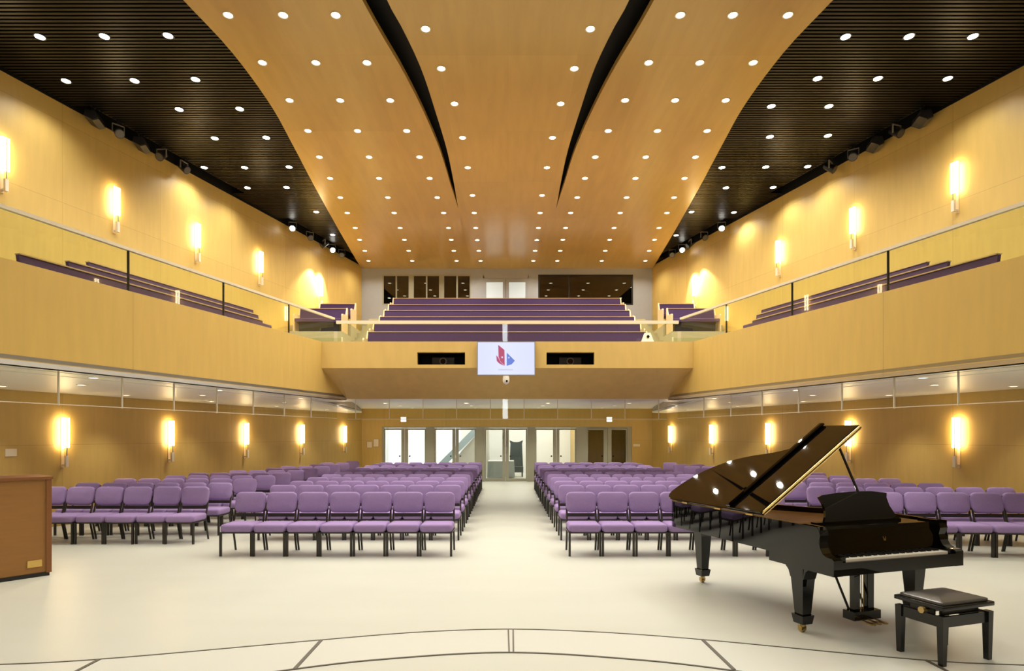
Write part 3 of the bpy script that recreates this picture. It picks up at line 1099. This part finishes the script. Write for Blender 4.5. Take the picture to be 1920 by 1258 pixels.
e_ = face([tvp(.36, .08), tvp(.47, .24), tvp(.475, .72), tvp(.40, .60), tvp(.365, .45)], M['lred'], 'emblem')
MB().prism_y([tvp(.325, .40), tvp(.36, .47), tvp(.40, .61), tvp(.475, .735), tvp(.38, .66), tvp(.335, .58)], -.117, -.115).build('emblem', M['lred'], t)
MB().prism_y([tvp(.415, .44), tvp(.445, .44), tvp(.445, .49), tvp(.415, .49)], -.119, -.117).build('emblem', M['lpale'], t)
MB().prism_y([tvp(.51, .32), tvp(.655, .57), tvp(.60, .68), tvp(.51, .73)], -.117, -.115).build('emblem', M['lblue'], t)
MB().prism_y([tvp(.535, .45), tvp(.56, .45), tvp(.56, .50), tvp(.535, .50)], -.119, -.117).build('emblem', M['lpale'], t)
MB().prism_y([tvp(.36, .83), tvp(.62, .83), tvp(.62, .87), tvp(.36, .87)], -.117, -.115).build('emblem', M['lpale'], t)

for k, h in enumerate(PH):
    cx = (h[0] + h[1]) / 2 + .02
    t = thing('projector', 'black projector in the recess %s of the wall screen' % ('left', 'right')[k], 'projector', (cx, 13.8, h[2]), 0, 'projectors in the balcony front')
    b = MB()
    b.m = Matrix.Translation((0, 0, .02))
    b.box(-.25, .25, -.12, .2, 0, .17)
    body = b.build('casing', M['hard'], t)
    b = MB()
    b.cyl((0, -.17, .10), (0, -.10, .10), .085, .085, 20)
    ring = b.build('lens_ring', M['lensr'], t, 40)
    b = MB()
    b.cyl((0, -.176, .10), (0, -.171, .10), .06, .06, 20)
    b.build('lens', M['lensd'], ring)
    MB().box(-.22, -.18, -.1, -.06, 0, .02).box(.18, .22, -.1, -.06, 0, .02).box(-.22, .22, .1, .14, 0, .02).build('foot', M['dark'], t)

t = thing('dome_camera', 'white dome camera hanging under the wall screen', 'camera', (-.03, 13.36, 3.105))
MB().cyl((0, 0, .02), (0, 0, -.07), .075, .08, 20).build('housing', M['plastic'], t, 40)
b = MB()
n = 20
b.rings([[(.08 * math.cos(a) * math.cos(2 * PI * i / n), .08 * math.cos(a) * math.sin(2 * PI * i / n), -.07 - .10 * math.sin(a)) for i in range(n)][::-1] for a in [k * PI / 2 / 6 for k in range(6)] + [1.5]])
b.build('dome', M['plastic'], t, 60)
MB().cyl((.015, -.085, -.10), (.01, -.06, -.10), .022, .022, 12).build('lens', M['lensd'], t)

t = thing('video_camera', 'white wedge shaped camera on the rear balcony ledge', 'camera', (3.16, 13.62, 3.9))
b = MB()
b.rings([[(-.14, -.08, 0), (.14, -.08, 0), (.14, .08, 0), (-.14, .08, 0)], [(-.12, -.07, .05), (.12, -.07, .05), (.12, .07, .05), (-.12, .07, .05)], [(-.06, -.05, .22), (.06, -.05, .22), (.06, .05, .22), (-.06, .05, .22)]])
b.build('housing', M['plastic'], t)
MB().cyl((0, -.085, .13), (0, -.05, .13), .032, .032, 14).build('lens', M['lensd'], t)

for k, x in enumerate((XP(757), XP(1142))):
    t = thing('exit_sign', 'small glowing exit sign over the %s pair of glass doors' % ('leftmost', 'rightmost')[k], 'sign', (x, YR, 2.34), 0, 'exit signs')
    MB().box(-.11, .11, -.06, 0, 0, .2).build('casing', M['plastic'], t)
    MB().box(-.1, .1, -.064, -.06, .01, .19).build('lit_face', M['exit'], t)
for k, (x0, x1, z0, z1) in enumerate(((-5.50, -5.28, 1.32, 1.58), (-5.24, -5.02, 1.36, 1.68))):
    t = thing('wall_notice', 'white notice %s on the rear wall beside the leftmost doors' % ('further from the doors', 'nearer the doors')[k], 'notice', ((x0 + x1) / 2, YR, z0))
    h = (x1 - x0) / 2
    MB().box(-h, h, -.015, 0, 0, z1 - z0).build('board', M['greym'], t)
    MB().box(-h + .015, h - .015, -.018, -.015, .015, z1 - z0 - .015).build('sheet', M['paper'], t)
t = thing('wall_notice', 'small pale plate on the rear wall right of the doors', 'sign', (5.09, YR, 1.38))
MB().box(-.13, .13, -.015, 0, 0, .09).build('board', M['paper'], t)
t = thing('wall_notice', 'small pale plate low on the left wall above the wooden cabinet', 'sign', (-XW(11.15) + .002, 11.15, 1.42), -ALPHA)
MB().box(0, .015, -.1, .1, 0, .14).build('board', M['paper'], t)

# ------------------------------------------------------------------ wooden cabinet at the left edge
t = thing('wooden_cabinet', 'tall brown wooden cabinet with small brass plaque standing on the floor, left edge', 'cabinet', (-5.92, 7.79, 0), math.atan2(.39, .31))
# local x runs along the face towards the corner (0), -y looks at the hall
MB().box(-1.25, 0, 0.01, .62, .05, 1.24).build('body', M['oak'], t)
MB().box(-.045, .012, -.008, .05, .04, 1.245).box(-1.26, -1.21, -.008, .05, .04, 1.245).build('corner_post', M['oakd'], t)
MB().box(-1.28, .025, -.02, .65, 1.24, 1.275).build('top', M['oakd'], t)
MB().box(-1.24, -.01, .0, .61, 0, .05).build('plinth', M['dark'], t)
MB().box(-.24, -.09, -.004, .012, .13, .215).build('plaque', M['plaque'], t)

# ------------------------------------------------------------------ grand piano
PA = math.radians(18.1)
pn = thing('grand_piano', 'glossy black grand piano with its lid raised, standing on the cream floor', 'piano', (2.665, 5.52, 0), PA)
# local x: along the keyboard (bass to treble); local y: towards the tail


def smooth_loop(pts, k=4):
    out = []
    n_ = len(pts)
    for i in range(n_ - 1):
        p0, p1, p2, p3 = pts[max(i - 1, 0)], pts[i], pts[i + 1], pts[min(i + 2, n_ - 1)]
        for j in range(k):
            u = j / k
            out.append(tuple(.5 * ((2 * p1[a]) + (-p0[a] + p2[a]) * u + (2 * p0[a] - 5 * p1[a] + 4 * p2[a] - p3[a]) * u * u + (-p0[a] + 3 * p1[a] - 3 * p2[a] + p3[a]) * u ** 3) for a in range(2)))
    out.append(pts[-1])
    return out


bent = [(1.48, .30), (1.48, .42), (1.44, .56), (1.28, .76), (1.09, .96), (.97, 1.2), (.88, 1.5), (.75, 1.75), (.55, 1.96), (.32, 2.08), (.12, 2.12), (0.0, 2.06), (-.05, 1.95)]
outline = [(-.05, -.27), (1.48, -.27)] + smooth_loop(bent) + [(-.05, .3)]
Z0, Z1 = .69, 1.0


def inset(poly, d):
    n_ = len(poly)
    out = []
    for i in range(n_):
        a, p, c = Vector(poly[i - 1]), Vector(poly[i]), Vector(poly[(i + 1) % n_])
        e1, e2 = (p - a).normalized(), (c - p).normalized()
        n1, n2 = Vector((-e1.y, e1.x)), Vector((-e2.y, e2.x))
        m_ = (n1 + n2)
        if m_.length < 1e-6:
            m_ = n1
        m_.normalize()
        q = p + m_ * d / max(.5, m_.dot(n1))
        out.append((q.x, q.y))
    return out


inn = inset(outline, .055)
b = MB()
n_ = len(outline)
vs = [(x, y, Z0) for x, y in outline] + [(x, y, Z1) for x, y in outline] + [(x, y, Z1) for x, y in inn] + [(x, y, Z0 + .12) for x, y in inn]
fs = []
for i in range(n_):
    j = (i + 1) % n_
    if i == 0:
        continue   # open towards the keyboard
    fs += [(i, j, n_ + j, n_ + i), (n_ + i, n_ + j, 2 * n_ + j, 2 * n_ + i), (2 * n_ + i, 2 * n_ + j, 3 * n_ + j, 3 * n_ + i)]
fs.append(tuple(range(n_))[::-1])
b.add(vs, fs)
b.build('rim', M['gloss'], pn, 35)
b = MB()
b.prism(inset(outline, .05), Z0 + .12, Z0 + .22)
b.build('iron_plate', M['bronze'], pn)
b = MB()
for i in range(46):
    x = .1 + .028 * i
    yend = min(1.9, 1.95 - max(0, x - .35) * 1.05)
    b.cyl((x, .30, .945), (x * .8 + .03, yend - .1, .945), .002, .002, 4)
b.build('string_rib', M['brass'], pn)
MB().box(0.0, 1.43, .02, .28, .90, .955).build('pin_block', M['spruce'], pn)
arm = [(-.42, .60), (-.42, .735), (-.40, .75), (-.34, .755), (-.30, .775), (-.275, .82), (-.262, .87), (-.275, .93), (-.262, .975), (-.235, 1.0), (-.05, 1.0), (-.05, .60)]
for x0, x1 in ((-.053, .045), (1.385, 1.483)):
    MB().prism_x(arm, x0, x1).build('arm', M['gloss'], pn)
MB().box(-.05, 1.48, -.415, .34, .60, .69).build('key_bed', M['gloss'], pn)
MB().box(.045, 1.385, -.42, -.395, .605, .715).build('key_slip', M['gloss'], pn)
for x0, x1 in ((.045, .105), (1.325, 1.385)):
    MB().box(x0, x1, -.395, -.255, .69, .757).build('key_block', M['gloss'], pn)
b = MB()
kw = 1.22 / 52
for i in range(52):
    b.box(.105 + kw * i + .0006, .105 + kw * (i + 1) - .0006, -.39, -.245, .69, .735)
b.build('keyboard', M['ivory'], pn)
b = MB()
for i in range(51):
    if i % 7 in (0, 2, 3, 5, 6):
        x = .105 + kw * (i + 1)
        b.taper(x, -.293, .735, .748, .0125, .0095, .09, .085)
b.build('black_key', M['dark'], pn)
MB().prism_x([(-.255, .735), (-.245, .73), (-.20, .955), (-.215, .965)], .045, 1.385).build('fallboard', M['gloss'], pn)
# gilt lyre mark and lettering on the fallboard
fb = thing('fallboard_mark', None, None)
bpy.data.objects.remove(fb)
rot = Matrix.Translation((.74, -.236, .84)) @ Matrix.Rotation(math.radians(-12), 4, 'X')
b = MB()
b.m = rot
b.prism_y([(-.012, .0), (.012, .0), (.014, .012), (.018, .034), (.012, .04), (.007, .018), (-.007, .018), (-.012, .04), (-.018, .034), (-.014, .012)], -.003, .001)
b.build('gilt_mark', M['brass'], pn)
fc = bpy.data.curves.new('gilt_lettering', 'FONT')
fc.body = 'STEINWAY & SONS'
fc.size = .026
fc.align_x = 'CENTER'
fc.extrude = .0005
fc.materials.append(M['plaque'])
tmp = bpy.data.objects.new('lettering', fc)
COL.objects.link(tmp)
bpy.context.view_layer.update()
fm = bpy.data.meshes.new_from_object(tmp.evaluated_get(bpy.context.evaluated_depsgraph_get()))
bpy.data.objects.remove(tmp)
fo_ = bpy.data.objects.new('gilt_lettering', fm)
COL.objects.link(fo_)
fo_.parent = pn
fo_.matrix_local = Matrix.Translation((.74, -.2405, .812)) @ Matrix.Rotation(math.radians(90 - 12), 4, 'X')
MB().box(.045, 1.385, -.215, .10, .962, .985).build('music_shelf', M['gloss'], pn)
b = MB()
b.m = Matrix.Translation((.69, -.03, .985)) @ Matrix.Rotation(math.radians(-14), 4, 'X')
desk = [(-.46, 0), (.50, 0), (.43, .06), (.385, .14), (.37, .22), (.385, .265), (.2, .285), (0, .29), (-.2, .285), (-.42, .265), (-.455, .25), (-.425, .19), (-.41, .12), (-.425, .06)]
b.prism_y(desk, -.012, .012)
b.build('music_desk', M['gloss'], pn)
MB().box(.12, 1.16, -.06, -.0, .985, 1.005).build('desk_ledge', M['gloss'], pn)

LID = math.radians(34.5)


def lid_pt(w_, v_, t_):
    return (-.05 + w_ * math.cos(LID) - t_ * math.sin(LID), v_, 1.012 + w_ * math.sin(LID) + t_ * math.cos(LID))


def lid_prism(poly, t0, t1):
    b = MB()
    n2 = len(poly)
    a = sum(poly[i][0] * poly[(i + 1) % n2][1] - poly[(i + 1) % n2][0] * poly[i][1] for i in range(n2))
    if a < 0:
        poly = poly[::-1]
    e = (t1 - t0) * .35
    small = inset(poly, e)
    b.rings([[lid_pt(x, y, t0) for x, y in small], [lid_pt(x, y, t0 + e) for x, y in poly], [lid_pt(x, y, t1 - e) for x, y in poly], [lid_pt(x, y, t1) for x, y in small]])
    return b


lb = [(1.53, .42), (1.52, .56), (1.36, .76), (1.15, .97), (1.03, 1.2), (.94, 1.5), (.81, 1.76), (.60, 1.98), (.36, 2.10), (.14, 2.14), (.03, 2.08), (0.0, 1.97)]
lid = lid_prism([(0, .42)] + smooth_loop(lb), 0, .022)
lid.build('lid', M['gloss'], pn, 30)
lid_prism([(0.0, .43), (1.53, .43), (1.53, .91), (0.0, .91)], .026, .046).build('lid_flap', M['gloss'], pn, 30)
lid_prism([(0.0, .865), (1.53, .865), (1.53, .925), (0.0, .925)], .046, .088).build('flap_edge', M['gloss'], pn, 30)
lid_prism([(0.01, .405), (1.52, .405), (1.52, .422), (0.01, .422)], .004, .044).build('flap_hinge', M['brass'], pn)
b = MB()
for v_ in (.6, 1.1, 1.7):
    b.cyl((-.058, v_ - .05, 1.008), (-.058, v_ + .05, 1.008), .009, .009, 8)
b.build('hinge', M['brass'], pn)
b = MB()
p1 = lid_pt(1.26, .52, -.005)
b.cyl((1.30, .44, .995), p1, .014, .012, 10)
b.build('lid_prop', M['gloss'], pn)

# legs
def piano_leg(x, y, top, flare):
    b = MB()
    b.taper(x, y, .16, top, .095, .155, .095, .16)
    b.prism_x([(y + yy, zz) for yy, zz in flare], x - .07, x + .07)
    b.taper(x, y, .085, .165, .11, .135)
    leg = b.build('leg', M['gloss'], pn)
    c = MB()
    c.cyl((x, y, .09), (x, y, .05), .03, .022, 12)
    c.cyl((x - .016, y + .01, .031), (x + .016, y + .01, .031), .031, .031, 16)
    c.box(x - .028, x - .02, y - .015, y + .03, .02, .06).box(x + .02, x + .028, y - .015, y + .03, .02, .06)
    c.build('caster', M['brass'], leg, 40)


front_flare = [(-.18, .61), (-.13, .595), (-.1, .57), (-.078, .5), (.078, .5), (.1, .56), (.15, .61), (.24, .65), (.36, .69), (.36, .70), (-.18, .70)]
tail_flare = [(-.2, .69), (-.12, .66), (-.075, .58), (.075, .58), (.12, .66), (.2, .69), (.2, .70), (-.2, .70)]
piano_leg(.028, 0.0, .62, front_flare)
piano_leg(1.40, 0.0, .62, front_flare)
piano_leg(.32, 1.88, .69, tail_flare)
# pedal lyre
ly = MB()
ly.box(.50, .82, -.13, .0, .09, .17)
ly.box(.52, .80, -.11, -.02, .57, .60)
lyre = ly.build('lyre_box', M['gloss'], pn)
for x in (.575, .745):
    MB().taper(x, -.065, .17, .60, .07, .075, .05, .05).build('lyre_post', M['gloss'], pn)
for x in (.56, .76):
    MB().cyl((x, -.02, .15), (x, .27, .69), .011, .011, 8).build('lyre_brace', M['tubeblk'], pn)
for x in (.66, .635, .685):
    MB().cyl((x, -.06, .17), (x, -.06, .6), .004, .004, 6).build('pedal_rod', M['brass'], pn)
for x in (.585, .66, .735):
    b = MB()
    b.box(x - .012, x + .012, -.20, -.12, .085, .095)
    b.m = Matrix.Translation((x, -.225, .08))
    b.slab(.05, .09, .022, .014, .005, 4)
    b.build('pedal', M['brass'], pn, 40)

# ------------------------------------------------------------------ piano bench
t = thing('piano_bench', 'black piano bench with padded leather seat in front of the grand piano', 'bench', (3.56, 4.95, 0), PA)
W_, D_ = .575, .42
b = MB()
b.m = Matrix.Translation((0, 0, .437))
b.slab(W_, D_, .012, .034, .006, 3)
b.build('seat_board', M['satin'], t, 30)
b = MB()
b.m = Matrix.Translation((0, 0, .469))
b.slab(W_ - .05, D_ - .05, .03, .026, .022, 4, dome=.02)
b.build('cushion', M['leather'], t, 60)
b = MB()
b.box(-.25, .25, -.185, -.165, .30, .385).box(-.25, .25, .165, .185, .30, .385).box(-.265, -.245, -.18, .18, .30, .385).box(.245, .265, -.18, .18, .30, .385)
b.build('apron', M['satin'], t)
b = MB()
b.box(-.20, .20, -.14, -.12, .38, .438).box(-.20, .20, .12, .14, .38, .438)
b.box(-.24, -.22, -.10, .10, .38, .438).box(.22, .24, -.10, .10, .38, .438)
b.build('lift_mechanism', M['tubeblk'], t)
for sx in (-1, 1):
    b = MB()
    b.cyl((sx * .24, -.05, .412), (sx * .295, -.05, .412), .012, .012, 10)
    b.cyl((sx * .285, -.05, .412), (sx * .315, -.05, .412), .03, .026, 16)
    b.build('adjusting_knob', M['brass'], t, 40)
    for sy in (-1, 1):
        MB().taper(sx * .252, sy * .175, 0, .392, .04, .056).build('leg', M['satin'], t)
